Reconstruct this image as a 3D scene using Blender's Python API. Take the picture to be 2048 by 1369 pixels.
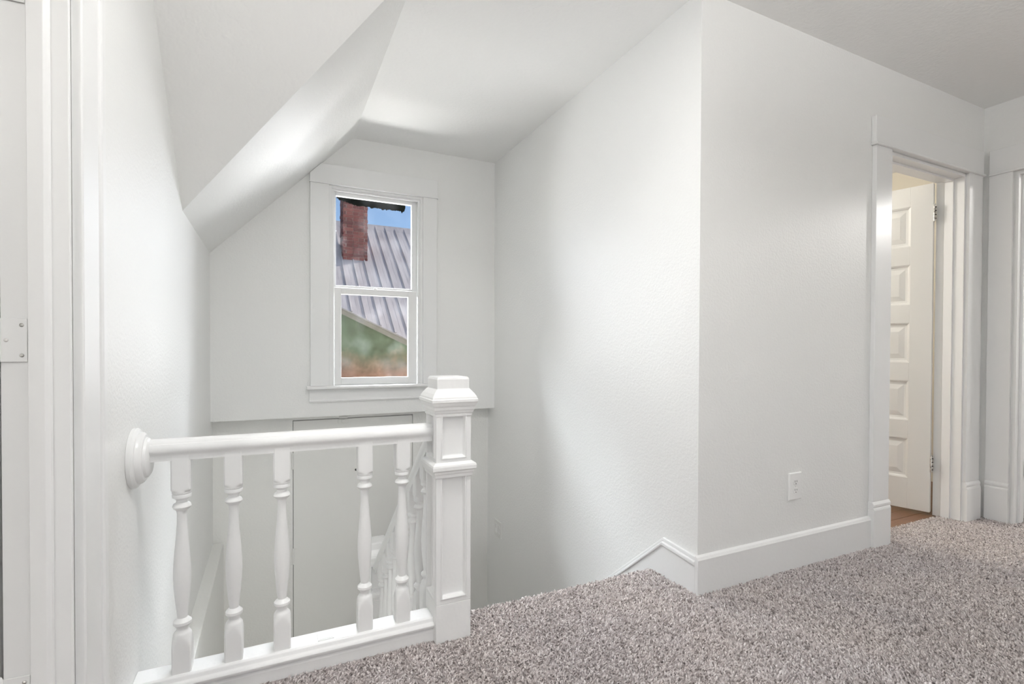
import bpy, bmesh, math, random
import numpy as np
from mathutils import Vector, Matrix

random.seed(7)
rng = np.random.default_rng(11)
S = bpy.context.scene
COL = S.collection
for o in list(bpy.data.objects):
    bpy.data.objects.remove(o)

# ------------------------------------------------------------------ camera
FPX, CY = 1004.247, 713.676
yaw, pit, rol = (math.radians(v) for v in (25.5047, -0.6856, 0.1966))
Fw = Vector((math.sin(yaw) * math.cos(pit), math.cos(yaw) * math.cos(pit), math.sin(pit)))
Rt = Vector((math.cos(yaw), -math.sin(yaw), 0))
Up = Rt.cross(Fw)
R2 = Rt * math.cos(rol) + Up * math.sin(rol)
U2 = -Rt * math.sin(rol) + Up * math.cos(rol)
cam_data = bpy.data.cameras.new('camera')
cam = bpy.data.objects.new('camera', cam_data)
COL.objects.link(cam)
cam.matrix_world = Matrix(((R2.x, U2.x, -Fw.x, 0), (R2.y, U2.y, -Fw.y, 0), (R2.z, U2.z, -Fw.z, 1.0), (0, 0, 0, 1)))
cam_data.sensor_fit = 'HORIZONTAL'
cam_data.sensor_width = 36
cam_data.lens = FPX / 2048 * 36
cam_data.shift_y = (CY - 684.5) / 2048
cam_data.clip_start = 0.02
cam_data.clip_end = 300
S.camera = cam

# ------------------------------------------------------------------ world, sun, added fill lamps
W = bpy.data.worlds.new('world')
S.world = W
W.use_nodes = True
wn = W.node_tree
bg = wn.nodes['Background']
sky = wn.nodes.new('ShaderNodeTexSky')
sky.sky_type = 'NISHITA'
sky.sun_disc = False
sky.sun_elevation = math.radians(37)
sky.sun_rotation = math.radians(80)
sky.altitude = 1200
sky.dust_density = 0.6
sky.ozone_density = 1.6
wn.links.new(sky.outputs[0], bg.inputs[0])
bg.inputs[1].default_value = 0.09

def lamp(name, kind, loc, energy, color=(1, 1, 1), target=None, size=None, size_y=None, angle=None):
    d = bpy.data.lights.new(name, kind)
    d.energy = energy
    d.color = color
    if kind == 'AREA':
        d.shape = 'RECTANGLE'
        d.size = size
        d.size_y = size_y or size
    if kind == 'POINT' and size:
        d.shadow_soft_size = size
    if angle is not None:
        d.angle = angle
    o = bpy.data.objects.new(name, d)
    COL.objects.link(o)
    o.location = loc
    if target is not None:
        o.rotation_euler = (Vector(target) - Vector(loc)).to_track_quat('-Z', 'Y').to_euler()
    return o

SUN_DIR = Vector((-0.75, -0.28, -0.58))
sun = lamp('sun', 'SUN', (6, 5, 9), 3.0, (1.0, 0.95, 0.87), angle=math.radians(0.7))
sun.rotation_euler = SUN_DIR.to_track_quat('-Z', 'Y').to_euler()
# added area lamps either side of the window view, brightening the stair walls
lamp('fill_east', 'AREA', (3.7, 7.4, 2.5), 270, (0.93, 0.96, 1.0), (3.7, 3.65, 2.5), 3.0, 4.6)
lamp('fill_west', 'AREA', (-0.82, 7.6, 2.4), 290, (0.93, 0.96, 1.0), (-0.82, 3.65, 2.4), 2.1, 4.8)
# added area lamp high outside, boosting light into the stairwell
lamp('fill_above', 'AREA', (0.8, 7.2, 6.0), 4000, (0.90, 0.95, 1.0), (0.8, 3.65, 4.83), 6.0, 2.4)
# added area lamp low outside, aimed up to brighten the stair ceiling
lamp('fill_below', 'AREA', (0.7, 6.0, -1.9), 560, (0.97, 0.97, 0.95), (0.7, 3.65, -0.1), 6.0, 2.2)
# added area lamp filling the hall through the added opening behind the viewer
lamp('fill_hall', 'AREA', (.6, -2.60, 1.45), 6, (0.985, 0.99, 1.0), (.6, 0, 1.40), 1.8, 1.3)

S.view_settings.view_transform = 'Standard'
S.view_settings.look = 'None'
S.view_settings.gamma = 1
S.view_settings.use_curve_mapping = False
S.view_settings.exposure = 0.79
S.cycles.use_denoising = True
S.cycles.max_bounces = 8
S.cycles.diffuse_bounces = 6
S.cycles.glossy_bounces = 3
S.cycles.use_light_tree = False
S.cycles.use_adaptive_sampling = True
S.cycles.adaptive_threshold = 0.06
S.cycles.sample_clamp_indirect = 4

# ------------------------------------------------------------------ materials
def new_mat(name):
    m = bpy.data.materials.new(name)
    m.use_nodes = True
    nt = m.node_tree
    b = nt.nodes['Principled BSDF']
    return m, nt, b

def N(nt, t, **kw):
    n = nt.nodes.new(t)
    for k, v in kw.items():
        setattr(n, k, v)
    return n

def noise(nt, scale, detail=2.0, rough=0.5, vec=None):
    n = N(nt, 'ShaderNodeTexNoise')
    n.inputs['Scale'].default_value = scale
    n.inputs['Detail'].default_value = detail
    n.inputs['Roughness'].default_value = rough
    if vec is None:
        g = N(nt, 'ShaderNodeNewGeometry')
        vec = g.outputs['Position']
    nt.links.new(vec, n.inputs['Vector'])
    return n

def ramp(nt, fac, stops):
    r = N(nt, 'ShaderNodeValToRGB')
    e = r.color_ramp.elements
    while len(e) < len(stops):
        e.new(0.5)
    for el, (p, c) in zip(e, stops):
        el.position = p
        el.color = (c[0], c[1], c[2], 1)
    nt.links.new(fac, r.inputs[0])
    return r

def bump(nt, b, height, strength, dist=0.002):
    bp = N(nt, 'ShaderNodeBump')
    bp.inputs['Strength'].default_value = strength
    bp.inputs['Distance'].default_value = dist
    nt.links.new(height, bp.inputs['Height'])
    nt.links.new(bp.outputs[0], b.inputs['Normal'])

def paint(name, col, rough, bscale, bstr, var=0.015, spec=0.5, dist=0.0015):
    m, nt, b = new_mat(name)
    if var > 0.04:
        n1 = noise(nt, 3.0, 3)
        lo = [c * (1 - var) for c in col]
        hi = [min(1, c * (1 + var)) for c in col]
        r = ramp(nt, n1.outputs[0], [(0.3, lo), (0.7, hi)])
        nt.links.new(r.outputs[0], b.inputs['Base Color'])
    else:
        b.inputs['Base Color'].default_value = (*col, 1)
    b.inputs['Roughness'].default_value = rough
    b.inputs['Specular IOR Level'].default_value = spec
    if bstr > 0:
        n2 = noise(nt, bscale, 1, 0.6)
        bump(nt, b, n2.outputs[0], bstr, dist)
    return m

M = {}
M['wall'] = paint('wall_paint', (0.87, 0.872, 0.86), 0.42, 95, 0.42, 0.01, 0.4, 0.003)
M['ceil'] = paint('ceiling_paint', (0.88, 0.88, 0.868), 0.5, 55, 0.5, 0.01, 0.25, 0.003)
M['trim'] = paint('trim_paint', (0.87, 0.872, 0.868), 0.33, 40, 0.15, 0.012, 0.5, 0.002)
M['oldtrim'] = paint('old_thick_trim_paint', (0.87, 0.872, 0.868), 0.30, 55, 0.30, 0.015, 0.5, 0.002)
M['doorpaint'] = paint('door_paint', (0.80, 0.795, 0.775), 0.42, 60, 0.12, 0.01)
M['bathwall'] = paint('cream_wall_paint', (0.74, 0.70, 0.61), 0.6, 60, 0.3)
M['flushdoor'] = paint('flush_door_paint', (0.84, 0.84, 0.815), 0.4, 60, 0.3)
M['lowwall'] = paint('stairwell_wall_paint', (0.85, 0.85, 0.825), 0.42, 75, 0.5, 0.01, 0.5, 0.003)
M['bounce_floor'] = paint('pale_bounce_floor', (0.82, 0.81, 0.78), 0.5, 8, 0.1, 0.05)  # colour of the unseen lower floor, made pale to bounce light
M['plastic'] = paint('white_plastic', (0.94, 0.94, 0.93), 0.25, 5, 0.0)
M['tape'] = paint('painted_over_wall_plate', (0.80, 0.80, 0.785), 0.32, 60, 0.15)
M['dark'] = paint('dark_slot', (0.02, 0.02, 0.02), 0.6, 5, 0.0)
M['black'] = paint('black_tar_paper', (0.0015, 0.002, 0.0015), 1.0, 60, 0.6, 0.02, 0.0)
M['trimgrey'] = paint('weathered_fascia', (0.30, 0.27, 0.23), 0.8, 20, 0.5, 0.2)
M['mortar'] = paint('mortar', (0.30, 0.24, 0.22), 0.95, 60, 0.8, 0.3)
M['house'] = paint('grey_house_siding', (0.45, 0.45, 0.43), 0.8, 10, 0.3, 0.1)
M['shade'] = paint('lamp_frosted_glass', (0.9, 0.88, 0.82), 0.4, 5, 0.0)

m, nt, b = new_mat('hinge_metal')
b.inputs['Base Color'].default_value = (0.62, 0.61, 0.59, 1)
b.inputs['Metallic'].default_value = 0.8
b.inputs['Roughness'].default_value = 0.35
n1 = noise(nt, 60, 3)
r = ramp(nt, n1.outputs[0], [(0.42, (0.75, 0.74, 0.72)), (0.62, (0.25, 0.24, 0.22))])
nt.links.new(r.outputs[0], b.inputs['Base Color'])
M['hinge'] = m

# carpet base and pile
def carpet(name, islands):
    m, nt, b = new_mat(name)
    b.inputs['Roughness'].default_value = 0.95
    b.inputs['Specular IOR Level'].default_value = 0.1
    if islands:
        g = N(nt, 'ShaderNodeNewGeometry')
        fac = g.outputs['Random Per Island']
    else:
        fac = noise(nt, 230, 2, 0.7).outputs[0]
    r = ramp(nt, fac, [(0.0, (0.22, 0.19, 0.182)), (0.22, (0.51, 0.46, 0.45)), (0.7, (0.65, 0.595, 0.585)), (1.0, (0.86, 0.81, 0.80))])
    if not islands:
        bump(nt, b, fac, 1.0, 0.01)
    big = noise(nt, 2.6, 3)
    r2 = ramp(nt, big.outputs[0], [(0.35, (0.93, 0.93, 0.94)), (0.65, (1.0, 0.99, 0.98))])
    mx = N(nt, 'ShaderNodeMix', data_type='RGBA', blend_type='MULTIPLY')
    mx.inputs['Factor'].default_value = 1
    nt.links.new(r.outputs[0], mx.inputs['A'])
    nt.links.new(r2.outputs[0], mx.inputs['B'])
    nt.links.new(mx.outputs['Result'], b.inputs['Base Color'])
    return m
M['carpet'] = carpet('carpet_backing', False)
M['pile'] = carpet('carpet_pile', True)

# wood planks
m, nt, b = new_mat('red_brown_floorboards')
g = N(nt, 'ShaderNodeNewGeometry')
mp = N(nt, 'ShaderNodeMapping')
mp.inputs['Scale'].default_value = (3, 40, 1)
nt.links.new(g.outputs['Position'], mp.inputs[0])
n1 = noise(nt, 3.0, 5, 0.6, mp.outputs[0])
r = ramp(nt, n1.outputs[0], [(0.3, (0.115, 0.048, 0.022)), (0.7, (0.23, 0.105, 0.05))])
nt.links.new(r.outputs[0], b.inputs['Base Color'])
b.inputs['Roughness'].default_value = 0.35
M['wood'] = m

# window glass, a little dusty
m, nt, b = new_mat('dusty_window_glass')
nt.nodes.remove(b)
out = nt.nodes['Material Output']
tr = N(nt, 'ShaderNodeBsdfTransparent')
gl = N(nt, 'ShaderNodeBsdfGlossy')
gl.inputs['Roughness'].default_value = 0.02
df = N(nt, 'ShaderNodeBsdfTranslucent')
df.inputs[0].default_value = (0.85, 0.87, 0.9, 1)
fr = N(nt, 'ShaderNodeFresnel')
fr.inputs[0].default_value = 1.22
m1 = N(nt, 'ShaderNodeMixShader')
m2 = N(nt, 'ShaderNodeMixShader')
n1 = noise(nt, 7, 1, 0.65)
r = ramp(nt, n1.outputs[0], [(0.45, (0.0, 0.0, 0.0)), (0.8, (0.012, 0.012, 0.012))])
nt.links.new(fr.outputs[0], m1.inputs[0])
nt.links.new(tr.outputs[0], m1.inputs[1])
nt.links.new(gl.outputs[0], m1.inputs[2])
nt.links.new(r.outputs[0], m2.inputs[0])
nt.links.new(m1.outputs[0], m2.inputs[1])
nt.links.new(df.outputs[0], m2.inputs[2])
nt.links.new(m2.outputs[0], out.inputs[0])
M['glass'] = m

m, nt, b = new_mat('galvanised_roof_metal')
g = N(nt, 'ShaderNodeNewGeometry')
mp = N(nt, 'ShaderNodeMapping')
mp.inputs['Scale'].default_value = (6, 0.7, 0.7)
nt.links.new(g.outputs['Position'], mp.inputs[0])
n1 = noise(nt, 2.0, 4, 0.6, mp.outputs[0])
r = ramp(nt, n1.outputs[0], [(0.3, (0.42, 0.378, 0.375)), (0.7, (0.56, 0.51, 0.505))])
nt.links.new(r.outputs[0], b.inputs['Base Color'])
b.inputs['Roughness'].default_value = 0.55
b.inputs['Metallic'].default_value = 0.1
M['roof'] = m

m, nt, b = new_mat('old_red_brick')
oi = N(nt, 'ShaderNodeObjectInfo')
n1 = noise(nt, 22, 4, 0.7)
r = ramp(nt, oi.outputs['Random'], [(0.0, (0.095, 0.028, 0.028)), (0.5, (0.15, 0.042, 0.038)), (1.0, (0.21, 0.072, 0.062))])
r2 = ramp(nt, n1.outputs[0], [(0.55, (0, 0, 0)), (0.75, (0.55, 0.55, 0.55))])
mx = N(nt, 'ShaderNodeMix', data_type='RGBA')
nt.links.new(r2.outputs[0], mx.inputs['Factor'])
nt.links.new(r.outputs[0], mx.inputs['A'])
mx.inputs['B'].default_value = (0.42, 0.30, 0.28, 1)
nt.links.new(mx.outputs['Result'], b.inputs['Base Color'])
b.inputs['Roughness'].default_value = 0.9
bump(nt, b, n1.outputs[0], 0.6, 0.01)
M['brick'] = m

# peeling green gable over red-brown boards
m, nt, b = new_mat('weathered_green_gable_paint')
g = N(nt, 'ShaderNodeNewGeometry')
sx = N(nt, 'ShaderNodeSeparateXYZ')
nt.links.new(g.outputs['Position'], sx.inputs[0])
n1 = noise(nt, 3.2, 5, 0.62)
n2 = noise(nt, 1.6, 6, 0.7)
ad = N(nt, 'ShaderNodeMath', operation='MULTIPLY_ADD')
nt.links.new(n2.outputs[0], ad.inputs[0])
ad.inputs[1].default_value = -0.75
nt.links.new(sx.outputs['Z'], ad.inputs[2])
mr = N(nt, 'ShaderNodeMapRange')
mr.inputs['From Min'].default_value = 0.22
mr.inputs['From Max'].default_value = 0.62
nt.links.new(ad.outputs[0], mr.inputs['Value'])
gr = ramp(nt, n1.outputs[0], [(0.3, (0.10, 0.11, 0.065)), (0.55, (0.155, 0.19, 0.12)), (0.75, (0.22, 0.26, 0.185))])
rd = ramp(nt, n1.outputs[0], [(0.3, (0.20, 0.095, 0.06)), (0.6, (0.40, 0.235, 0.165)), (0.75, (0.52, 0.37, 0.285))])
mx = N(nt, 'ShaderNodeMix', data_type='RGBA')
nt.links.new(mr.outputs[0], mx.inputs['Factor'])
nt.links.new(rd.outputs[0], mx.inputs['A'])
nt.links.new(gr.outputs[0], mx.inputs['B'])
nt.links.new(mx.outputs['Result'], b.inputs['Base Color'])
b.inputs['Roughness'].default_value = 0.9
M['gable'] = m
m, nt, b = new_mat('dry_grass_ground')
n1 = noise(nt, 3, 5)
r = ramp(nt, n1.outputs[0], [(0.3, (0.12, 0.12, 0.06)), (0.7, (0.25, 0.21, 0.13))])
nt.links.new(r.outputs[0], b.inputs['Base Color'])
b.inputs['Roughness'].default_value = 1
M['ground'] = m

# ------------------------------------------------------------------ mesh helpers
class MB:
    def __init__(self):
        self.v, self.f, self.sm = [], [], []
    def add(self, vs, fs, smooth=False):
        o = len(self.v)
        self.v += [tuple(p) for p in vs]
        for f in fs:
            self.f.append([i + o for i in f])
            self.sm.append(smooth)
        return self
    def box(self, x0, x1, y0, y1, z0, z1):
        vs = [(x, y, z) for x in (x0, x1) for y in (y0, y1) for z in (z0, z1)]
        return self.add(vs, [(0, 1, 3, 2), (4, 6, 7, 5), (0, 4, 5, 1), (2, 3, 7, 6), (0, 2, 6, 4), (1, 5, 7, 3)])
    def prism(self, poly, axis, a, b, smooth=False):
        """poly: 2D points; axis 'x': (y,z), 'y': (x,z), 'z': (x,y)"""
        def mk(p, t):
            return {'x': (t, p[0], p[1]), 'y': (p[0], t, p[1]), 'z': (p[0], p[1], t)}[axis]
        n = len(poly)
        vs = [mk(p, a) for p in poly] + [mk(p, b) for p in poly]
        self.add(vs, [list(range(n)), list(range(2 * n - 1, n - 1, -1))])
        o = len(self.v) - 2 * n
        for i in range(n):
            j = (i + 1) % n
            self.f.append([o + i, o + j, o + n + j, o + n + i])
            self.sm.append(smooth)
        return self
    def slab(self, tri_pts, up):
        """planar polygon in 3D thickened along the vector up"""
        n = len(tri_pts)
        vs = list(tri_pts) + [tuple(p[i] + up[i] for i in range(3)) for p in tri_pts]
        fs = [list(range(n)), list(range(2 * n - 1, n - 1, -1))]
        for i in range(n):
            j = (i + 1) % n
            fs.append([i, j, n + j, n + i])
        return self.add(vs, fs)
    def rings(self, rings, smooth=True, cap=True):
        n = len(rings[0])
        vs = [p for r in rings for p in r]
        fs = []
        for k in range(len(rings) - 1):
            for i in range(n):
                j = (i + 1) % n
                fs.append((k * n + i, k * n + j, (k + 1) * n + j, (k + 1) * n + i))
        self.add(vs, fs, smooth)
        if cap:
            o = len(self.v) - len(vs)
            self.f.append([o + i for i in range(n)][::-1]); self.sm.append(False)
            self.f.append([o + (len(rings) - 1) * n + i for i in range(n)]); self.sm.append(False)
        return self
    def lathe(self, prof, center, axis='z', seg=32):
        rr = []
        for r, h in prof:
            ring = []
            for i in range(seg):
                a = 2 * math.pi * i / seg
                u, w = r * math.cos(a), r * math.sin(a)
                p = {'z': (u, w, h), 'x': (h, u, w), 'y': (u, h, w)}[axis]
                ring.append(tuple(p[k] + center[k] for k in range(3)))
            rr.append(ring)
        return self.rings(rr)
    def squares(self, prof, cx, cy):
        rr = []
        for h, z in prof:
            rr.append([(cx - h, cy - h, z), (cx + h, cy - h, z), (cx + h, cy + h, z), (cx - h, cy + h, z)])
        return self.rings(rr, smooth=False)
    def build(self, name, mat, parent=None, bevel=0.0, sharp=None):
        me = bpy.data.meshes.new(name)
        off = Vector((0, 0, 0))
        if parent is not None:
            off = parent.get('_o', None)
            off = Vector(off) if off is not None else Vector((0, 0, 0))
        me.from_pydata([(p[0] - off.x, p[1] - off.y, p[2] - off.z) for p in self.v], [], self.f)
        me.polygons.foreach_set('use_smooth', self.sm)
        bm = bmesh.new()
        bm.from_mesh(me)
        bmesh.ops.recalc_face_normals(bm, faces=bm.faces)
        bm.to_mesh(me)
        bm.free()
        me.materials.append(M[mat])
        if sharp:
            me.set_sharp_from_angle(angle=math.radians(sharp))
        o = bpy.data.objects.new(name, me)
        COL.objects.link(o)
        if parent is not None:
            o.parent = parent
            o['_o'] = tuple(off)
        if bevel:
            md = o.modifiers.new('edge', 'BEVEL')
            md.width = bevel
            md.segments = 2
            md.limit_method = 'ANGLE'
            md.angle_limit = math.radians(40)
        return o

def tag(o, label, cat, group=None, kind=None):
    o['label'] = label
    o['category'] = cat
    if group:
        o['group'] = group
    if kind:
        o['kind'] = kind
    return o

def empty(name, loc, label, cat, group=None, kind=None):
    o = bpy.data.objects.new(name, None)
    COL.objects.link(o)
    o.empty_display_size = 0.1
    o.location = loc
    o['_o'] = tuple(loc)
    return tag(o, label, cat, group, kind)

def copy_part(o, parent, loc=None):
    c = o.copy()
    COL.objects.link(c)
    c.parent = parent
    if loc is not None:
        c.location = loc
    return c

def struct(name, mb, mat, label, cat, bevel=0.0):
    return tag(mb.build(name, mat, None, bevel), label, cat, kind='structure')

def wall_boxes(mb, axis, t0, t1, u0, u1, z0, z1, holes):
    """wall spanning u (along) and z with rectangular holes (u0,u1,z0,z1)"""
    us = sorted({u0, u1, *[h[0] for h in holes], *[h[1] for h in holes]})
    for a, b2 in zip(us[:-1], us[1:]):
        zz = [(z0, z1)]
        for h in holes:
            if h[0] <= a + 1e-6 and h[1] >= b2 - 1e-6:
                nz = []
                for q in zz:
                    if h[2] > q[0]:
                        nz.append((q[0], h[2]))
                    if h[3] < q[1]:
                        nz.append((h[3], q[1]))
                zz = nz
        for q in zz:
            if axis == 'y':
                mb.box(a, b2, t0, t1, q[0], q[1])
            else:
                mb.box(t0, t1, a, b2, q[0], q[1])
    return mb

# ------------------------------------------------------------------ dimensions
XL, XR, XC = -0.35, 1.575, 3.878
YO, YW, YB = 1.524, 3.627, 3.75
H, ZS = 2.467, 0.548
YREAR = -2.4
RISE, RUN, NOSE = 0.19, 0.2262, 1.79
LAND = -7 * RISE
DOORH = 2.04
def slope_z(x):
    return 1.6 + 1.012 * (x - XL)

# ------------------------------------------------------------------ shell
mb = MB()
mb.prism([(-2.6, YREAR - .12), (6.6, YREAR - .12), (6.6, YO + .1), (XR + .005, YO + .1), (XR + .005, NOSE - .02), (0.50, NOSE - .02), (0.50, 1.755), (XL - .09, 1.755), (-2.6, 1.755)], 'z', -0.16, 0.0)
floor = struct('floor', mb, 'carpet', 'upstairs hall floor under the speckled grey-mauve carpet', 'floor')
nose = MB()
nose.prism([(NOSE - .02, -.16), (NOSE - .02, 0), (NOSE - .008, -.001), (NOSE + .012, -.008), (NOSE + .02, -.022), (NOSE + .012, -.036), (NOSE, -.04), (NOSE, -.16)], 'x', 0.626, XR - .001, True)
nose.build('stair_nosing', 'carpet', floor)

mb = MB()
wall_boxes(mb, 'x', XL - .095, XL, YREAR, YB, -0.26, H + .12, [(0.45, 1.24, -.26, DOORH)])
mb.box(XL - .095, XL, 0.45, 1.24, -.26, -.001)
struct('wall_left', mb, 'wall', 'glossy white left wall running back towards the stair window', 'wall')
mb = MB()
mb.box(XL - .3, -0.29, 1.755, YB, LAND - .12, -0.26)
struct('wall_left_lower', mb, 'lowwall', 'thicker lower left wall with a pale ledge deep in the stairwell', 'wall', 0.004)
mb = MB()
wall_boxes(mb, 'y', YW, YB + .0, XL - .09, XR + .1, ZS, H + .12, [(0.348, 0.998, 0.735, 2.125)])
struct('wall_back', mb, 'wall', 'white wall around the stair window, ending above the stairwell door', 'wall')
mb = MB()
wall_boxes(mb, 'y', YB, YB + .12, -.65, XR + .1, LAND - .12, ZS + .05, [(0.1245, 0.9585, LAND, 0.5145)])
struct('wall_back_lower', mb, 'lowwall', 'shaded recessed wall holding the flush door below the window', 'wall')
mb = MB()
mb.box(XR, XR + .12, YO + .0002, YB + .12, LAND - .12, -.161)
mb.box(XR, XR + .12, YO + .13, YB + .12, -.161, H + .12)
struct('wall_right', mb, 'wall', 'white wall on the right of the stairs with a soft window sheen', 'wall')
mb = MB()
wall_boxes(mb, 'y', YO, YO + .13, XR, 6.6, -.16, H + .12, [(2.885, 3.665, -.16, DOORH)])
struct('wall_hall', mb, 'wall', 'white hall wall with the power outlet and the narrow bathroom doorway', 'wall')
mb = MB()
wall_boxes(mb, 'x', XC, XC + .115, YREAR, YO, -.16, H + .12, [(0.53, 1.375, -.001, DOORH)])
struct('wall_right_end', mb, 'wall', 'white end wall at the right edge with a second doorway', 'wall')
mb = MB()
wall_boxes(mb, 'y', YREAR - .12, YREAR, -2.6, 6.6, -.16, H + .12, [(-0.25, 1.45, .85, 2.05)])
struct('wall_rear', mb, 'wall', 'white hall wall behind the viewpoint with an added opening for fill light', 'wall')
mb = MB()
mb.box(-2.7, -2.6, YREAR - .12, 1.9, -.16, H + .12)
mb.box(-2.6, XL - .0951, 1.78, 1.9, -.16, H + .12)
struct('wall_side_room', mb, 'wall', 'plain wall of the side room behind the left door', 'wall')
mb = MB()
mb.box(6.6, 6.7, YREAR - .12, 3.87, -.16, H + .12)
struct('wall_east_room', mb, 'wall', 'plain wall of the room beyond the right edge doorway', 'wall')
mb = MB()
mb.box(XR + .121, 6.6, 3.75, 3.87, -.16, H + .12)
mb.box(4.6, 4.7, YO + .131, 3.75, -.16, H + .12)
struct('wall_bathroom', mb, 'bathwall', 'cream bathroom wall glimpsed above the open five panel door', 'wall')
mb = MB()
mb.box(-.65, 0.5, 1.68, 1.754, LAND - .12, -0.161)
mb.box(0.5, XR, 1.60, 1.68, LAND - .12, -0.161)
struct('wall_stairwell', mb, 'lowwall', 'wall closing the stairwell below the landing edge', 'wall')

mb = MB()
K = (0.507, 1.885, H)
mb.prism([(0.507, YB), (K[0], K[1]), (XL, 1.665), (XL - .09, 1.665 - .023), (XL - .09, 1.9), (-2.7, 1.9), (-2.7, YREAR - .12), (6.7, YREAR - .12), (6.7, 3.87), (XR + .05, 3.87), (XR + .05, YB)], 'z', H, H + .12)
struct('ceiling', mb, 'ceil', 'flat white textured ceiling over hall and stairs', 'ceiling')
mb = MB()
xe = XL - .06
def hip(t):
    return (XL + (K[0] - XL) * t, 2.58 + (K[1] - 2.58) * t, 1.6 + (H - 1.6) * t)
C0 = hip(0)
ext = -.06 / (K[0] - XL)
Ce = hip(ext)
mb.slab([Ce, (xe, YB, slope_z(xe)), (0.507, YB, H), K], (-.25, 0.0, .28))
struct('ceiling_slope', mb, 'ceil', 'bright sloping ceiling band left of the stair window', 'ceiling')
mb = MB()
dM = (1.665 - 2.58)
mb.slab([Ce, K, (XL, 1.665, H), (XL - .06, 1.665 - .016, H)], (-.02, .26, .26))
struct('ceiling_hip', mb, 'ceil', 'grey shaded triangular sloped ceiling at upper left', 'ceiling')
mb = MB()
mb.box(-2.75, 6.75, YREAR - .2, 3.87, H + .121, H + .2)
struct('sun_block_slab', mb, 'ceil', 'unseen slab added above the ceilings to keep sun out', 'roof')  # unseen slab added to stop sun leaking in over the ceilings

# ------------------------------------------------------------------ stairs
st = empty('staircase', (1.08, 1.8, 0), 'carpeted stair flight descending behind the white newel post', 'stairs')
for i in range(1, 7):
    mb = MB()
    y0 = NOSE + RUN * (i - 1)
    z = -RISE * i
    mb.prism([(y0 + .002, z - .2), (y0 + .002, z), (y0 + RUN + .008, z), (y0 + RUN + .018, z - .012), (y0 + RUN + .008, z - .03), (y0 + RUN, z - .034), (y0 + RUN, z - .2)], 'x', 0.592, XR - .018)
    mb.build('step', 'carpet', st)
# closed stringer on the open side
mb = MB()
def nz(y):
    return -0.845 * (y - NOSE)
yA, yB_ = 1.765, 2.99
mb.prism([(yA, nz(yA) + .08), (yB_, nz(yB_) + .08), (yB_, nz(yB_) - .26), (yA, nz(yA) - .26)], 'x', 0.528, 0.592)
mb.build('stringer', 'trim', st, 0.003)
mb = MB()
mb.box(-.65, XR + .1, 1.6, YB + .12, LAND - .12, LAND)  # spread across the whole well so it reflects light upward
struct('floor_lower', mb, 'bounce_floor', 'unseen landing floor, widened and made pale to bounce light up the stairwell', 'floor')

# ------------------------------------------------------------------ baseboards and skirt
mb = MB()
bb = [(YO - .001, 0), (YO - .018, 0), (YO - .018, .145), (YO - .012, .156), (YO - .004, .162), (YO - .001, .162)]
mb.prism(bb, 'x', XR - .0165, 2.747)
tag(mb.build('baseboard_hall', 'oldtrim', None, 0.0015), 'tall white baseboard below the outlet on the hall wall', 'baseboard', kind='structure')
sk = empty('baseboard_stairs', (XR, 1.6, 0), 'white kinked skirting board turning down beside the stairs', 'baseboard', kind='structure')
def skirt(top_off, low_off, x):
    ys = [YO - .0005, 1.715, 3.55]
    base = [.155, .172, .172 - .845 * (3.55 - 1.715)]
    top = [(y, z + top_off) for y, z in zip(ys, base)]
    low = [(y, z + low_off) for y, z in zip(ys, base)]
    return top, low
t_, l_ = skirt(-.03, -.2, 0)
mb = MB()
mb.prism(t_ + [(3.55, l_[2][1] - .05), (NOSE + .03, -.16), (YO - .0005, 0.0)], 'x', XR - .016, XR - .0005)
mb.build('skirt_board', 'oldtrim', sk, 0.0015)
t_, l_ = skirt(0, -.016, 0)
mb = MB(); mb.prism(t_ + l_[::-1], 'x', XR - .012, XR - .0005); mb.build('cap_molding', 'oldtrim', sk, 0.003)
t_, l_ = skirt(-.016, -.036, 0)
mb = MB(); mb.prism(t_ + l_[::-1], 'x', XR - .021, XR - .0005); mb.build('bead_molding', 'oldtrim', sk, 0.005)

# ------------------------------------------------------------------ balusters / rails / newels
ANG = [2 * math.pi * (i + 0.5) / 40 for i in range(40)]
def baluster_mesh(name, zb, zt):
    hs = 0.0240
    turned = [(.0245, .596), (.0245, .590), (.0228, .588), (.0245, .585), (.0240, .578), (.019, .575), (.0140, .569), (.0148, .563), (.0215, .558), (.0238, .551), (.0205, .545), (.0140, .540), (.0125, .530), (.0128, .50), (.0150, .465), (.0190, .42), (.0220, .375), (.0225, .35), (.0208, .315), (.0172, .275), (.0138, .243), (.0125, .231), (.0170, .227), (.0228, .221), (.0230, .214), (.0175, .207), (.0145, .201), (.0150, .196), (.0200, .190), (.0230, .185), (.0240, .178), (.0255, .174)]
    prof = [(1, zt), (1, .607), (.0335, .603), (.028, .599)] + turned + [(.0285, .166), (.0315, .157), (.0335, .147), (1, .140), (1, zb)]
    rr = []
    for r, z in prof:
        ring = []
        for a in ANG:
            c, s = math.cos(a), math.sin(a)
            q = min(r, hs / max(abs(c), abs(s)))
            ring.append((q * c, q * s, z))
        rr.append(ring)
    mb = MB()
    mb.rings(rr)
    o = mb.build(name, 'trim', None, sharp=38)
    return o

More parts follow.
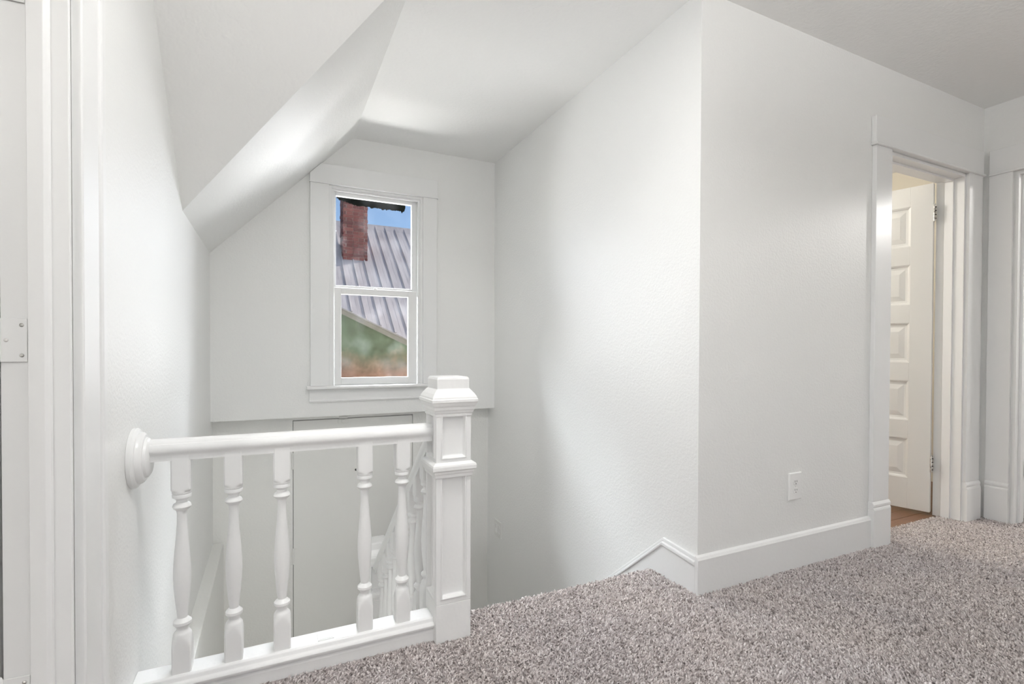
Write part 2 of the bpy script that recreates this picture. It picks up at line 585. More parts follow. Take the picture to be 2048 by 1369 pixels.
BY = 1.702
br = empty('landing_balustrade', (0.08, BY, 0), 'white landing railing with turned balusters between left wall and newel', 'railing')
def rail_profile():
    """handrail section: (offset, height from top)"""
    half = [(0.0, 0.0), (.012, -.0015), (.019, -.006), (.022, -.012), (.0265, -.013), (.031, -.020), (.0325, -.029), (.030, -.037), (.025, -.042), (.0235, -.047), (.0235, -.060)]
    return half + [(-a, h) for a, h in half[::-1]][:-1]
mb = MB()
mb.prism([(BY + a, .747 + h) for a, h in rail_profile()], 'x', XL + .03, 0.4985, True)
mb.build('handrail', 'oldtrim', br, sharp=35)
mb = MB()
mb.lathe([(.0, XL + .0005), (.082, XL + .0005), (.083, XL + .010), (.078, XL + .016), (.072, XL + .017), (.070, XL + .025), (.064, XL + .031), (.056, XL + .032), (.054, XL + .038), (.046, XL + .043), (.02, XL + .044), (.0, XL + .044)], (0, BY, .698), 'x', 48)
mb.build('wall_rosette', 'oldtrim', br, sharp=35)
mb = MB()
mb.prism([(1.662, 0), (1.662, .036), (1.668, .040), (1.668, .047), (1.655, .050), (1.653, .058), (1.657, .064), (1.664, .066), (1.668, .077), (1.674, .080), (1.74, .080), (1.745, .077), (1.745, 0)], 'x', XL + .001, 0.4985)
base = mb.build('base_rail', 'oldtrim', br, 0.0015)
mb = MB()
mb.box(.128, .176, 1.680, 1.726, .0795, .0825)
mb.box(.132, .172, 1.684, 1.722, .0825, .0838)
mb.build('mortise_patch', 'oldtrim', base, 0.001)
b0 = baluster_mesh('baluster', .079, .70)
b0.parent = br
bal_x = [-.235, -.105, .0255, .274, .398]
for i, x in enumerate(bal_x):
    o = b0 if i == 0 else copy_part(b0, br)
    o.location = (x - .08, 0, 0)
    o.rotation_euler = (0, 0, random.uniform(-.03, .03))

def newel(loc, label, drop):
    x, y, dz = loc
    nw = empty('newel_post', (x, y, dz), label, 'newel post', 'newel posts')
    nw['_o'] = (0, 0, 0)
    hw = 0.0625
    def panelled(z0, z1, inset, name, base0=None):
        bm = bmesh.new()
        v = [[bm.verts.new((sx * hw, sy * hw, z)) for sx, sy in ((-1, -1), (1, -1), (1, 1), (-1, 1))] for z in (z0, z1)]
        bm.faces.new(v[0][::-1]); bm.faces.new(v[1])
        sides = [bm.faces.new((v[0][i], v[0][(i + 1) % 4], v[1][(i + 1) % 4], v[1][i])) for i in range(4)]
        bmesh.ops.recalc_face_normals(bm, faces=bm.faces)
        bmesh.ops.inset_individual(bm, faces=sides, thickness=inset, depth=0)
        bmesh.ops.inset_individual(bm, faces=sides, thickness=.003, depth=.0045)
        bmesh.ops.inset_individual(bm, faces=sides, thickness=.005, depth=-.002)
        bmesh.ops.inset_individual(bm, faces=sides, thickness=.004, depth=-.015)
        bmesh.ops.inset_individual(bm, faces=sides, thickness=.003, depth=-.002)
        if base0 is not None:
            w = [[bm.verts.new((sx * hw, sy * hw, z)) for sx, sy in ((-1, -1), (1, -1), (1, 1), (-1, 1))] for z in (base0, z0)]
            bm.faces.new(w[0][::-1]); bm.faces.new(w[1])
            for i in range(4):
                bm.faces.new((w[0][i], w[0][(i + 1) % 4], w[1][(i + 1) % 4], w[1][i]))
        bmesh.ops.recalc_face_normals(bm, faces=bm.faces)
        me = bpy.data.meshes.new(name)
        bm.to_mesh(me); bm.free()
        me.materials.append(M['oldtrim'])
        o = bpy.data.objects.new(name, me)
        COL.objects.link(o); o.parent = nw
        md = o.modifiers.new('edge', 'BEVEL'); md.width = .0018; md.segments = 2; md.limit_method = 'ANGLE'; md.angle_limit = math.radians(40)
        return o
    panelled(.132, .592, .0235, 'shaft', -drop)
    panelled(.612, .800, .0235, 'upper_block')
    mb = MB()
    mb.squares([(hw - .001, .563), (.0665, .566), (.0675, .576), (.0705, .580), (.0715, .588), (.078, .592), (.0785, .604), (.0765, .610), (.070, .615), (hw - .001, .618)], 0, 0)
    mb.build('band_molding', 'oldtrim', nw, 0.001)
    mb = MB()
    mb.squares([(hw - .001, .772), (.0655, .775), (.0655, .783), (.0685, .787), (.070, .794), (.0725, .797), (.0735, .806), (.0765, .811), (.0800, .820), (.0825, .824), (.0825, .832), (.080, .835), (.0790, .840), (.072, .852), (.062, .864), (.058, .868), (.058, .900), (.0555, .9065), (.051, .909)], 0, 0)
    mb.build('cap', 'oldtrim', nw, 0.0015)
    return nw
newel((.5605, 1.6975, 0), 'square white panelled newel post with stepped cap standing on the carpet edge', 0.0)
newel((.5605, 3.0535, -1.043), 'farther white newel post glimpsed low in the stairwell behind the balusters', -LAND - 1.043)

# sloped stair railing
sr = empty('stair_balustrade', (.5605, 2.3, -.4), 'white sloping stair railing descending behind the near newel post', 'railing')
def rt(y):
    return .592 - .845 * (y - 2.009)
mb = MB()
ca = 1 / math.cos(math.atan(.845))
y0, y1 = 1.7605, 2.990
pr_ = rail_profile()
mb.rings([[(.5605 + a, y, rt(y) + h * ca) for a, h in pr_] for y in (y0, y1)], smooth=True)
mb.build('handrail', 'oldtrim', sr, sharp=35)
b1 = baluster_mesh('baluster', .032, .70)
b1.parent = sr
k = 0
yb = 1.855
while yb < 2.97:
    o = b1 if k == 0 else copy_part(b1, sr)
    zt = rt(yb) - .060 * ca
    o.location = (0, yb - 2.3, zt - .667 + .4)
    k += 1
    yb += RUN / 2

# ------------------------------------------------------------------ stair window
wn_ = empty('window_1', (0.673, YW, 0.74), 'tall white double hung window over the stairs with neighbouring roof outside', 'window', kind='structure')
g_ = -.0005
mb = MB(); mb.box(.228, .348, YW - .020, YW + g_, .756, 2.121); mb.build('side_casing', 'trim', wn_, .002)
mb = MB(); mb.box(.998, 1.102, YW - .020, YW + g_, .756, 2.121); mb.build('side_casing', 'trim', wn_, .002)
mb = MB(); mb.prism([(.226, 2.128), (.226, slope_z(.226) - .003), (.298, 2.254), (1.106, 2.254), (1.106, 2.128)], 'y', YW - .024, YW + g_); mb.build('head_casing', 'trim', wn_, .002)
mb = MB(); mb.box(.224, 1.109, YW - .028, YW + g_, 2.121, 2.128); mb.build('head_fillet', 'trim', wn_, .001)
mb = MB(); mb.prism([(YW + .05, .735), (YW - .060, .735), (YW - .066, .740), (YW - .066, .751), (YW - .061, .756), (YW + .05, .756)], 'x', .348, .998)
mb.prism([(YW + g_, .735), (YW - .060, .735), (YW - .066, .740), (YW - .066, .751), (YW - .061, .756), (YW + g_, .756)], 'x', .205, .3481)
mb.prism([(YW + g_, .735), (YW - .060, .735), (YW - .066, .740), (YW - .066, .751), (YW - .061, .756), (YW + g_, .756)], 'x', .9979, 1.125)
mb.build('stool', 'trim', wn_)
mb = MB(); mb.prism([(YW + g_, .648), (YW - .018, .648), (YW - .020, .656), (YW - .016, .664), (YW - .016, .735), (YW + g_, .735)], 'x', .222, 1.108); mb.build('apron', 'trim', wn_, .001)
fr_ = MB()
fr_.box(.348, .366, YW - .004, YB + .02, .756, 2.121)
fr_.box(.980, .998, YW - .004, YB + .02, .756, 2.121)
fr_.box(.366, .980, YW - .004, YB + .02, 2.103, 2.121)
fr_.box(.348, .998, YW + .05, YB + .05, .735, .756)
fr_.box(.366, .381, YW + .006, YW + .020, .756, 2.103)
fr_.box(.965, .980, YW + .006, YW + .020, .756, 2.103)
fr_.box(.381, .965, YW + .006, YW + .020, 2.090, 2.103)
fr_.build('frame', 'trim', wn_, .0015)
def sash(x0, x1, z0, z1, gx0, gx1, gz0, gz1, y0, y1, name):
    m_ = MB()
    m_.box(x0, gx0, y0, y1, z0, z1); m_.box(gx1, x1, y0, y1, z0, z1)
    m_.box(gx0, gx1, y0, y1, z0, gz0); m_.box(gx0, gx1, y0, y1, gz1, z1)
    s_ = m_.build(name, 'trim', wn_, .0025)
    m_ = MB()
    e = .004
    yy = (y0 + y1) / 2
    m_.box(gx0 - e, gx1 + e, yy - .0015, yy + .0015, gz0 - e, gz1 + e)
    m_.build('glass_pane', 'glass', s_)
    return s_
sash(.368, .978, 1.395, 2.102, .400, .934, 1.452, 2.076, YW + .062, YW + .098, 'upper_sash')
lo_ = sash(.384, .962, .757, 1.432, .431, .899, .807, 1.388, YW + .022, YW + .058, 'lower_sash')
mb = MB()
mb.lathe([(0, 1.432), (.016, 1.432), (.016, 1.437), (.011, 1.443), (0, 1.443)], (.665, YW + .04, 0), 'z', 20)
mb.box(.645, .69, YW + .030, YW + .042, 1.432, 1.438)
mb.build('sash_lock', 'trim', lo_)

# unseen window added behind the viewer as an opening for fill light
w2 = empty('fill_window', (.6, YREAR, .85), 'unseen wide window added behind the viewpoint to let in fill light', 'window', kind='structure')
mb = MB()
for x in (-.25, .575, 1.40):
    mb.box(x, x + .05, YREAR - .09, YREAR - .03, .85, 2.05)
mb.box(-.2, 1.4, YREAR - .09, YREAR - .03, .85, .90); mb.box(-.2, 1.4, YREAR - .09, YREAR - .03, 2.0, 2.05)
mb.build('frame', 'trim', w2, .002)
mb = MB()
mb.box(-.349, -.25, YREAR, YREAR + .02, .73, 2.17); mb.box(1.45, 1.57, YREAR, YREAR + .02, .73, 2.17)
mb.box(-.25, 1.45, YREAR, YREAR + .02, 2.05, 2.17); mb.box(-.25, 1.45, YREAR, YREAR + .02, .73, .85)
mb.build('casing', 'trim', w2, .002)

# ------------------------------------------------------------------ hinges
def hinge(parent, origin, leaf_dir, pin_dir, h=.089, leaf=.04, name='hinge', mat='hinge'):
    """barrel along z at origin with one visible leaf in direction leaf_dir (2D), offset along pin_dir"""
    x, y, z = origin
    mb = MB()
    mb.lathe([(0, z - h / 2), (.0055, z - h / 2), (.0055, z + h / 2), (.0035, z + h / 2 + .004), (0, z + h / 2 + .005)], (x, y, 0), 'z', 14)
    ax, ay = leaf_dir
    t = .0012
    px, py = -ay * t, ax * t
    poly = [(x + px, y + py), (x + ax * leaf + px, y + ay * leaf + py), (x + ax * leaf - px, y + ay * leaf - py), (x - px, y - py)]
    mb.prism(poly, 'z', z - h / 2, z + h / 2)
    hg = mb.build(name, mat, parent, sharp=35)
    sc = MB()
    for dz in (-.028, 0, .028):
        for s_ in (.35, .7):
            cx, cy = x + ax * leaf * s_ - pin_dir[0] * -.0015, y + ay * leaf * s_ - pin_dir[1] * -.0015
            r_ = .0028
            sc.lathe([(0, 0 - r_ * .5), (r_, -r_ * .3), (r_, r_ * .3), (0, r_ * .5)], (cx, cy, z + dz), 'z', 8)
    sc.build('screw', 'hinge', hg)
    return hg

# ------------------------------------------------------------------ trims around doorways
# bathroom doorway in the hall wall
t2 = empty('trim_2', (3.28, YO, 0), 'white casing with plinth blocks around the narrow bathroom doorway', 'door trim', kind='structure')
for x0, x1 in ((2.747, 2.885), (3.665, 3.815)):
    mb = MB(); mb.box(x0, x1, YO - .022, YO + g_, .235, 2.045); mb.build('side_casing', 'trim', t2, .002)
    e0, e1 = x0 - .004, min(x1 + .006, 3.824)
    mb = MB()
    mb.box(e0, e1, YO - .032, YO + g_, 0, .195)
    mb.prism([(YO + g_, .195), (YO - .032, .195), (YO - .029, .203), (YO - .026, .206), (YO - .030, .213), (YO - .030, .222), (YO - .022, .235), (YO + g_, .235)], 'x', e0, e1)
    mb.build('plinth_block', 'trim', t2, .002)
mb = MB(); mb.box(2.738, 3.824, YO - .024, YO + g_, 2.057, 2.192); mb.build('head_casing', 'trim', t2, .003)
mb = MB(); mb.box(2.731, 3.830, YO - .034, YO + g_, 2.045, 2.057); mb.build('head_fillet', 'trim', t2, .004)
mb = MB()
mb.box(2.886, 2.898, YO - .004, YO + .134, 0, DOORH - .001); mb.build('jamb', 'trim', t2, .001)
mb = MB()
mb.box(3.650, 3.664, YO - .004, YO + .134, 0, DOORH - .001); mb.build('jamb', 'trim', t2, .001)
mb = MB()
mb.box(2.898, 3.650, YO - .004, YO + .134, DOORH - .014, DOORH - .001); mb.build('head_jamb', 'trim', t2, .001)
mb = MB()
mb.box(2.898, 2.910, YO + .045, YO + .088, 0, DOORH - .014)
mb.box(3.638, 3.650, YO + .045, YO + .088, 0, DOORH - .014)
mb.box(2.910, 3.638, YO + .045, YO + .088, DOORH - .026, DOORH - .014); mb.build('door_stop', 'trim', t2, .001)

# five panel door leaf builder (local: hinge at x=0, leaf along +x, thickness along y, z up)
def five_panel(root, width, zlist, z0, z1, mat, th=.035, stile=.11):
    mb = MB()
    holes = [(stile, width - stile, a, b_) for a, b_ in zlist]
    us = [0, stile, width - stile, width]
    mb.box(0, stile, 0, th, z0, z1); mb.box(width - stile, width, 0, th, z0, z1)
    zz = [z0] + [v for ab in sorted(zlist) for v in ab] + [z1]
    for i in range(0, len(zz), 2):
        mb.box(stile, width - stile, 0, th, zz[i], zz[i + 1])
    lf = mb.build('door_leaf', mat, root, .0015)
    for a, b_ in zlist:
        rr = []
        pm = MB()
        x0, x1 = stile, width - stile
        for side in (0, 1):
            def yv(d):
                return d if side == 0 else th - d
            rr = []
            for ins, d in ((0, .0015), (.006, .004), (.012, .010), (.024, .0115), (.052, .0045), (.054, .004)):
                rr.append([(x0 + ins, yv(d), a + ins), (x1 - ins, yv(d), a + ins), (x1 - ins, yv(d), b_ - ins), (x0 + ins, yv(d), b_ - ins)])
            pm.rings(rr, smooth=False, cap=False)
            o_ = len(pm.v) - 4
            pm.f.append([o_, o_ + 1, o_ + 2, o_ + 3]); pm.sm.append(False)
        pm.build('panel', mat, lf)
    return lf
ZP = [(1.655, 1.90), (1.295, 1.54), (.935, 1.18), (.575, .82), (.215, .46)]
d2 = empty('door_2', (3.641, 1.662, 0), 'white five panel door standing ajar inside the bathroom doorway', 'door', kind='structure')
d2['_o'] = (0, 0, 0)
d2.rotation_euler = (0, 0, math.radians(90 + 15.7))
lf2 = five_panel(d2, .735, ZP, .022, 2.022, 'doorpaint')
# leaf local +y must face the viewer side (-x world): thickness runs to local +y = world -x
for z in (1.84, .32):
    mb = MB()
    mb.lathe([(0, z - .05), (.006, z - .05), (.006, z + .05), (.0035, z + .055), (0, z + .056)], (-.006, .038, 0), 'z', 14)
    mb.box(-.0012, .0002, .004, .038, z - .05, z + .05)
    hg = mb.build('hinge', 'hinge', d2, sharp=35)
    sc = MB()
    for dz in (-.034, -.012, .012, .034):
        sc.lathe([(0, -.0035), (.0045, -.0025), (.0045, .0025), (0, .0035)], (-.011, .040, z + dz), 'z', 8)
    sc.build('screw', 'dark', hg)  # dark beads for the gaps between hinge knuckles, not screws

# end wall doorway at the right edge
t3 = empty('trim_3', (XC, 1.38, 0), 'white casing around the doorway cut off by the right edge', 'door trim', kind='structure')
mb = MB(); mb.box(XC - .022, XC - g_ * -1, 1.383, YO - .0345, .235, 2.045); mb.build('side_casing', 'trim', t3, .002)
mb = MB(); mb.box(XC - .022, XC - .0005, .39, .528, .0, 2.045); mb.build('side_casing', 'trim', t3, .002)
mb = MB()
mb.box(XC - .030, XC - .0005, 1.381, YO - .0345, 0, .195)
mb.prism([(XC - .0005, .195), (XC - .030, .195), (XC - .027, .203), (XC - .024, .206), (XC - .028, .213), (XC - .028, .222), (XC - .022, .235), (XC - .0005, .235)], 'y', 1.381, YO - .0345)
mb.build('plinth_block', 'trim', t3, .002)
mb = MB(); mb.box(XC - .024, XC - .0005, .38, YO - .0345, 2.057, 2.195); mb.build('head_casing', 'trim', t3, .003)
mb = MB(); mb.box(XC - .032, XC - .0005, .37, YO - .0345, 2.045, 2.057); mb.build('head_fillet', 'trim', t3, .003)
mb = MB(); mb.box(XC - .004, XC + .119, 1.362, 1.3745, 0, DOORH - .001); mb.build('jamb', 'trim', t3, .001)
mb = MB(); mb.box(XC - .004, XC + .119, .5305, .543, 0, DOORH - .001); mb.build('jamb', 'trim', t3, .001)
mb = MB(); mb.box(XC - .004, XC + .119, .543, 1.362, DOORH - .014, DOORH - .001); mb.build('head_jamb', 'trim', t3, .001)
mb = MB(); mb.box(XC + .035, XC + .075, 1.350, 1.362, 0, DOORH - .014); mb.build('door_stop', 'trim', t3, .001)
d3 = empty('door_3', (XC + .126, 1.356, 0), 'white door folded back beyond the doorway at the right edge', 'door', kind='structure')
d3['_o'] = (0, 0, 0)
d3.rotation_euler = (0, 0, math.radians(8))
five_panel(d3, .79, ZP, .022, 2.022, 'doorpaint')
for z in (1.84, .32):
    mb = MB()
    mb.lathe([(0, z - .05), (.006, z - .05), (.006, z + .05), (0, z + .055)], (-.006, -.004, 0), 'z', 14)
    mb.box(-.042, -.004, -.0005, .0008, z - .05, z + .05)
    mb.build('hinge', 'hinge', d3, sharp=35)

# left doorway beside the viewer
t1 = empty('trim_1', (XL, 1.24, 0), 'white stepped casing and jamb of the doorway at the left edge', 'door trim', kind='structure')
mb = MB(); mb.prism([(XL + .0005, 1.246), (XL + .016, 1.246), (XL + .018, 1.250), (XL + .018, 1.343), (XL + .015, 1.345), (XL + .015, 1.351), (XL + .020, 1.353), (XL + .022, 1.360), (XL + .022, 1.381), (XL + .018, 1.385), (XL + .0005, 1.385)], 'z', 0, 2.045)
mb.build('side_casing', 'trim', t1, .001)
mb = MB(); mb.box(XL + .0005, XL + .018, .305, .444, 0, 2.045); mb.build('side_casing', 'trim', t1, .002)
mb = MB(); mb.box(XL + .0005, XL + .022, .29, 1.40, 2.045, 2.19); mb.build('head_casing', 'trim', t1, .002)
mb = MB(); mb.box(XL - .098, XL + .002, 1.2285, 1.2395, 0, DOORH - .001); mb.build('jamb', 'trim', t1, .0015)
mb = MB(); mb.box(XL - .098, XL + .002, .4505, .462, 0, DOORH - .001); mb.build('jamb', 'trim', t1, .0015)
mb = MB(); mb.box(XL - .098, XL + .002, .462, 1.2285, DOORH - .013, DOORH - .001); mb.build('head_jamb', 'trim', t1, .0015)
mb = MB(); mb.prism([(XL - .056, 1.2285), (XL - .056, 1.2165), (XL - .032, 1.2165), (XL - .026, 1.222), (XL - .024, 1.2285)], 'z', 0, DOORH - .013)
mb.build('door_stop', 'trim', t1, .001)
d1 = empty('door_1', (XL - .104, 1.255, 0), 'white panelled door hinged at the left edge, folded open out of view', 'door', kind='structure')
d1['_o'] = (0, 0, 0)
d1.rotation_euler = (0, 0, math.radians(178))
five_panel(d1, .76, ZP, .022, 2.022, 'trim')
for z in (1.675, 1.016, .352):
    mb = MB()
    # local frame is turned by 178 degrees: local +x = world -x, local +y = world -y
    mb.lathe([(0, z - .040), (.0065, z - .040), (.0065, z + .040), (.004, z + .045), (0, z + .046)], (-.002, .030, 0), 'z', 16)
    mb.box(-.046, -.004, .0275, .0295, z - .040, z + .040)
    hg = mb.build('hinge', 'trim', d1, .0008, sharp=35)
    sc = MB()
    for dz in (-.028, .0, .028):
        sc.lathe([(.0, .0294), (.0036, .0294), (.003, .0306), (0, .0308)], (-.038 if dz else -.016, 0, z + dz), 'y', 12)
    sc.build('screw', 'hinge', hg)

# flush door low in the stairwell
d4 = empty('door_4', (.54, YB, LAND), 'plain flush door in the shaded wall under the stair window', 'door', kind='structure')
mb = MB(); mb.box(.1275, .9555, YB + .002, YB + .038, LAND + .01, .510); lf4 = mb.build('door_leaf', 'flushdoor', d4, .002)
mb = MB(); mb.box(.0, 1.1, YB + .121, YB + .14, LAND, .6); mb.build('gap_light_block', 'dark', d4)  # dark panel added to block outside light leaking through the door gaps
for z in (.232, -.425, -1.08):
    mb = MB()
    mb.lathe([(0, z - .052), (.0065, z - .052), (.0065, z + .052), (.004, z + .058), (0, z + .059)], (.1235, YB - .004, 0), 'z', 14)
    mb.box(.1235, .148, YB - .0015, YB + .003, z - .052, z + .052)
    mb.build('hinge', 'flushdoor', d4, sharp=35)
mb = MB()
mb.box(.420, .490, YB - .008, YB + .003, .476, .506)
mb.lathe([(0, YB - .012), (.012, YB - .012), (.014, YB - .008), (0, YB - .006)], (.455, 0, .492), 'y', 16)
mb.box(.425, .485, YB - .006, YB + .0, .512, .526)
mb.build('latch', 'flushdoor', d4, .002)
mb = MB()
mb.lathe([(0, YB - .002), (.008, YB - .002), (.008, YB + .004), (0, YB + .004)], (.543, 0, .135), 'y', 16)
mb.build('bore_hole', 'dark', d4)

# ------------------------------------------------------------------ outlet, switch
ow = empty('wall_outlet', (2.172, YO, .38), 'white duplex power outlet plate low on the hall wall', 'outlet')
ox, oz = 2.172, .380
mb = MB()
rr = []
for ins, d in ((0, .0005), (0, .005), (.002, .0072), (.004, .008)):
    rr.append([(ox - .0425 + ins, YO - d, oz - .0625 + ins), (ox + .0425 - ins, YO - d, oz - .0625 + ins), (ox + .0425 - ins, YO - d, oz + .0625 - ins), (ox - .0425 + ins, YO - d, oz + .0625 - ins)])
mb.rings(rr, smooth=False)
plate = mb.build('plate', 'plastic', ow)
for cz in (oz + .0195, oz - .0195):
    mb = MB()
    pts = []
    for i in range(28):
        a = 2 * math.pi * i / 28
        pts.append((ox + .0172 * math.cos(a), cz + max(-.0135, min(.0135, .0172 * math.sin(a)))))
    mb.prism(pts, 'y', YO - .0095, YO - .0078)
    rc = mb.build('receptacle', 'plastic', ow, .0006)
    mb = MB()
    mb.box(ox - .0075, ox - .0055, YO - .0100, YO - .0094, cz - .001, cz + .008)
    mb.box(ox + .0055, ox + .0075, YO - .0100, YO - .0094, cz - .000, cz + .007)
    mb.lathe([(0, YO - .0100), (.0026, YO - .0100), (.0026, YO - .0094), (0, YO - .0094)], (ox, 0, cz - .0075), 'y', 12)
    mb.build('slots', 'dark', rc)
mb = MB(); mb.lathe([(0, YO - .0092), (.0028, YO - .0088), (.003, YO - .0078), (0, YO - .0078)], (ox, 0, oz), 'y', 12); mb.build('screw', 'plastic', ow)

sw = empty('light_switch', (XR, 3.54, -.38), 'white double rocker light switch on the right stairwell wall', 'light switch')
sy, sz = 3.54, -.379
mb = MB()
rr = []
for ins, d in ((0, .0005), (0, .004), (.002, .006), (.004, .0068)):
    rr.append([(XR - d, sy - .0615 + ins, sz - .062 + ins), (XR - d, sy + .0615 - ins, sz - .062 + ins), (XR - d, sy + .0615 - ins, sz + .062 - ins), (XR - d, sy - .0615 + ins, sz + .062 - ins)])
mb.rings(rr, smooth=False)
mb.build('plate', 'tape', sw)
for dy in (-.023, .023):
    mb = MB()
    mb.prism([(XR - .0060, sz - .034), (XR - .0105, sz - .034), (XR - .0078, sz), (XR - .0085, sz + .034), (XR - .0060, sz + .034)], 'y', sy + dy - .0165, sy + dy + .0165)
    mb.build('rocker', 'plastic', sw, .0006)

# ------------------------------------------------------------------ bathroom floor, added fill lamps out of view
fl2 = empty('floor_bathroom', (3.2, 2.8, 0), 'red brown wooden floor glimpsed through the bathroom doorway', 'floor', kind='structure')
mb = MB(); mb.box(XR + .121, 4.6, YO + .1001, 3.75, -.16, -.012); mb.build('subfloor', 'dark', fl2)
yy = YO + .102
kk = 0
while yy < 3.66:
    mb = MB()
    cut = 2.3 + random.random() * 1.6
    mb.box(XR + .125, cut - .001, yy, yy + .0815, -.012, -.001 - random.random() * .001)
    mb.build('plank', 'wood', fl2, .001)
    mb = MB()
    mb.box(cut + .001, 4.595, yy, yy + .0815, -.012, -.001 - random.random() * .001)
    mb.build('plank', 'wood', fl2, .001)
    yy += .083
mb = MB(); mb.box(2.9, 3.64, YO + .09, YO + .102, -.01, .004)

def fill_ceiling_lamp(loc, label, watts, color):  # unseen lamp added to brighten a neighbouring room
    r_ = empty('fill_ceiling_lamp', loc, label, 'lamp')
    x, y, z = loc
    mb = MB(); mb.lathe([(0, z - .0005), (.15, z - .0005), (.15, z - .018), (.14, z - .024), (0, z - .024)], (x, y, 0), 'z', 36); mb.build('base', 'hinge', r_)
    mb = MB(); mb.lathe([(.03, z - .11), (.06, z - .105), (.09, z - .095), (.115, z - .075), (.13, z - .05), (.135, z - .026)], (x, y, 0), 'z', 36)
    mb.f = [f for f in mb.f if len(f) == 4]; mb.sm = [True] * len(mb.f)
    sh = mb.build('shade', 'shade', r_)
    l = lamp('fill_bulb', 'POINT', (x, y, z - .16), watts, color, size=.11)
    l.parent = r_
    l.location = (0, 0, -.16)
    return r_
fill_ceiling_lamp((2.6, 2.9, H), 'unseen round fill lamp added in the bathroom', 34, (1.0, .96, .88))
fill_ceiling_lamp((5.3, .2, H), 'unseen round fill lamp added in the room beyond the right doorway', 40, (1.0, .98, .95))
fill_ceiling_lamp((-1.5, -.6, H), 'unseen round fill lamp added in the side room behind the left door', 26, (1.0, .98, .95))

def fill_torchiere(loc, label, watts, color, ph=1.62, size=.24):  # unseen uplight added to fill hall and stairs by ceiling bounce
    x, y, z = loc
    r_ = empty('torchiere_fill_lamp', loc, label, 'lamp')
    mb = MB(); mb.lathe([(0, z + .001), (.14, z + .001), (.14, z + .018), (.03, z + .03), (0, z + .03)], (x, y, 0), 'z', 32); mb.build('base', 'hinge', r_, sharp=35)
    mb = MB(); mb.lathe([(.012, z + .03), (.012, z + ph)], (x, y, 0), 'z', 16); mb.build('pole', 'hinge', r_, sharp=35)
    mb = MB(); mb.lathe([(r, z + ph + h) for r, h in ((0, -.005), (.03, -.005), (.09, .03), (.16, .09), (.19, .15), (.186, .15), (.155, .095), (.09, .037), (.03, .005), (0, .002))], (x, y, 0), 'z', 36); mb.build('bowl_shade', 'plastic', r_, sharp=50)
    l = lamp('bowl_light', 'AREA', (0, 0, 0), watts, color, size=size)
    l.parent = r_
    l.location = (0, 0, ph + .13)
    l.rotation_euler = (math.pi, 0, 0)
fill_torchiere((.8, -1.15, 0.0), 'unseen bowl topped fill lamp added behind the viewpoint to brighten the hall', 65, (1.0, .993, .975))
def downlight(loc, label, watts, color):  # unseen overhead lamp added to lift the stair walls and railing
    x, y, z = loc
    r_ = empty('fill_downlight', loc, label, 'lamp')
    mb = MB(); mb.lathe([(.15, z - .0005), (.19, z - .0005), (.19, z - .03), (.18, z - .036), (.155, z - .03), (.15, z - .0006)], (x, y, 0), 'z', 40)
    mb.f = [f for f in mb.f if len(f) == 4]; mb.sm = [True] * len(mb.f)
    mb.build('trim_ring', 'trim', r_, sharp=35)
    mb = MB(); mb.lathe([(0, z - .0008), (.15, z - .0008), (.15, z - .012), (0, z - .012)], (x, y, 0), 'z', 40); mb.build('lens', 'shade', r_, sharp=35)
    l = lamp('lens_light', 'AREA', (0, 0, 0), watts, color, size=.29)
    l.data.shape = 'DISK'
    l.parent = r_
    l.location = (0, 0, -.034)
def fill_sconce(loc, label, watts, color):  # unseen panel light added to brighten the lower stairwell
    x, y, z = loc
    r_ = empty('sconce_fill_lamp', loc, label, 'lamp')
    mb = MB(); mb.box(x - .30, x + .30, y + .0005, y + .012, z - .16, z + .16); mb.build('back_plate', 'plastic', r_, .002)
    mb = MB()
    mb.box(x - .31, x - .30, y + .0005, y + .05, z - .17, z + .17); mb.box(x + .30, x + .31, y + .0005, y + .05, z - .17, z + .17)
    mb.box(x - .30, x + .30, y + .0005, y + .05, z - .17, z - .16); mb.box(x - .30, x + .30, y + .0005, y + .05, z + .16, z + .17)
    mb.build('rim', 'hinge', r_, .001)
    l = lamp('fill_sconce_light', 'AREA', (0, 0, 0), watts, color, size=.58, size_y=.3)
    l.parent = r_
    l.location = (0, .045, 0)
    l.rotation_euler = (math.radians(90), 0, 0)
fill_sconce((.06, 1.754, -.62), 'unseen flat fill light added in the stairwell below the landing', 1.5, (1.0, .99, .96))
downlight((.55, 1.02, H), 'unseen round fill light added overhead to brighten the stairs', 9.5, (1.0, .993, .975))

# ------------------------------------------------------------------ outside: neighbouring house
RG = (2.1856, 12.2931, 3.9597)
SL = 0.81
def rz(y):
    return RG[2] - SL * (RG[1] - y)
def edge_y(x):
    return 9.752 - (x - .954) * .693
GZ = -3.6
mb = MB(); mb.box(-40, 60, 4.2, 70, GZ - .3, GZ)
struct('ground', mb, 'ground', 'dry grass ground outside far below the window', 'ground')
nh = empty('neighbouring_house', (2.2, 11, GZ), 'neighbouring house with ribbed metal roof and green gable outside the window', 'house')
mb = MB()
xs_ = [-1.4, 4.6]
mb.slab([(x, y, rz(y) - .03) for x, y in ((-1.4, edge_y(-1.4)), (-1.4, RG[1]), (3.36, RG[1]), (3.36, edge_y(3.36)))], (0, .03, -.05))
rf = mb.build('roof', 'trimgrey', nh)
x = 2.2 - .23 * 15
ribp = [(-.020, 0), (-.011, .026), (.011, .026), (.020, 0)]
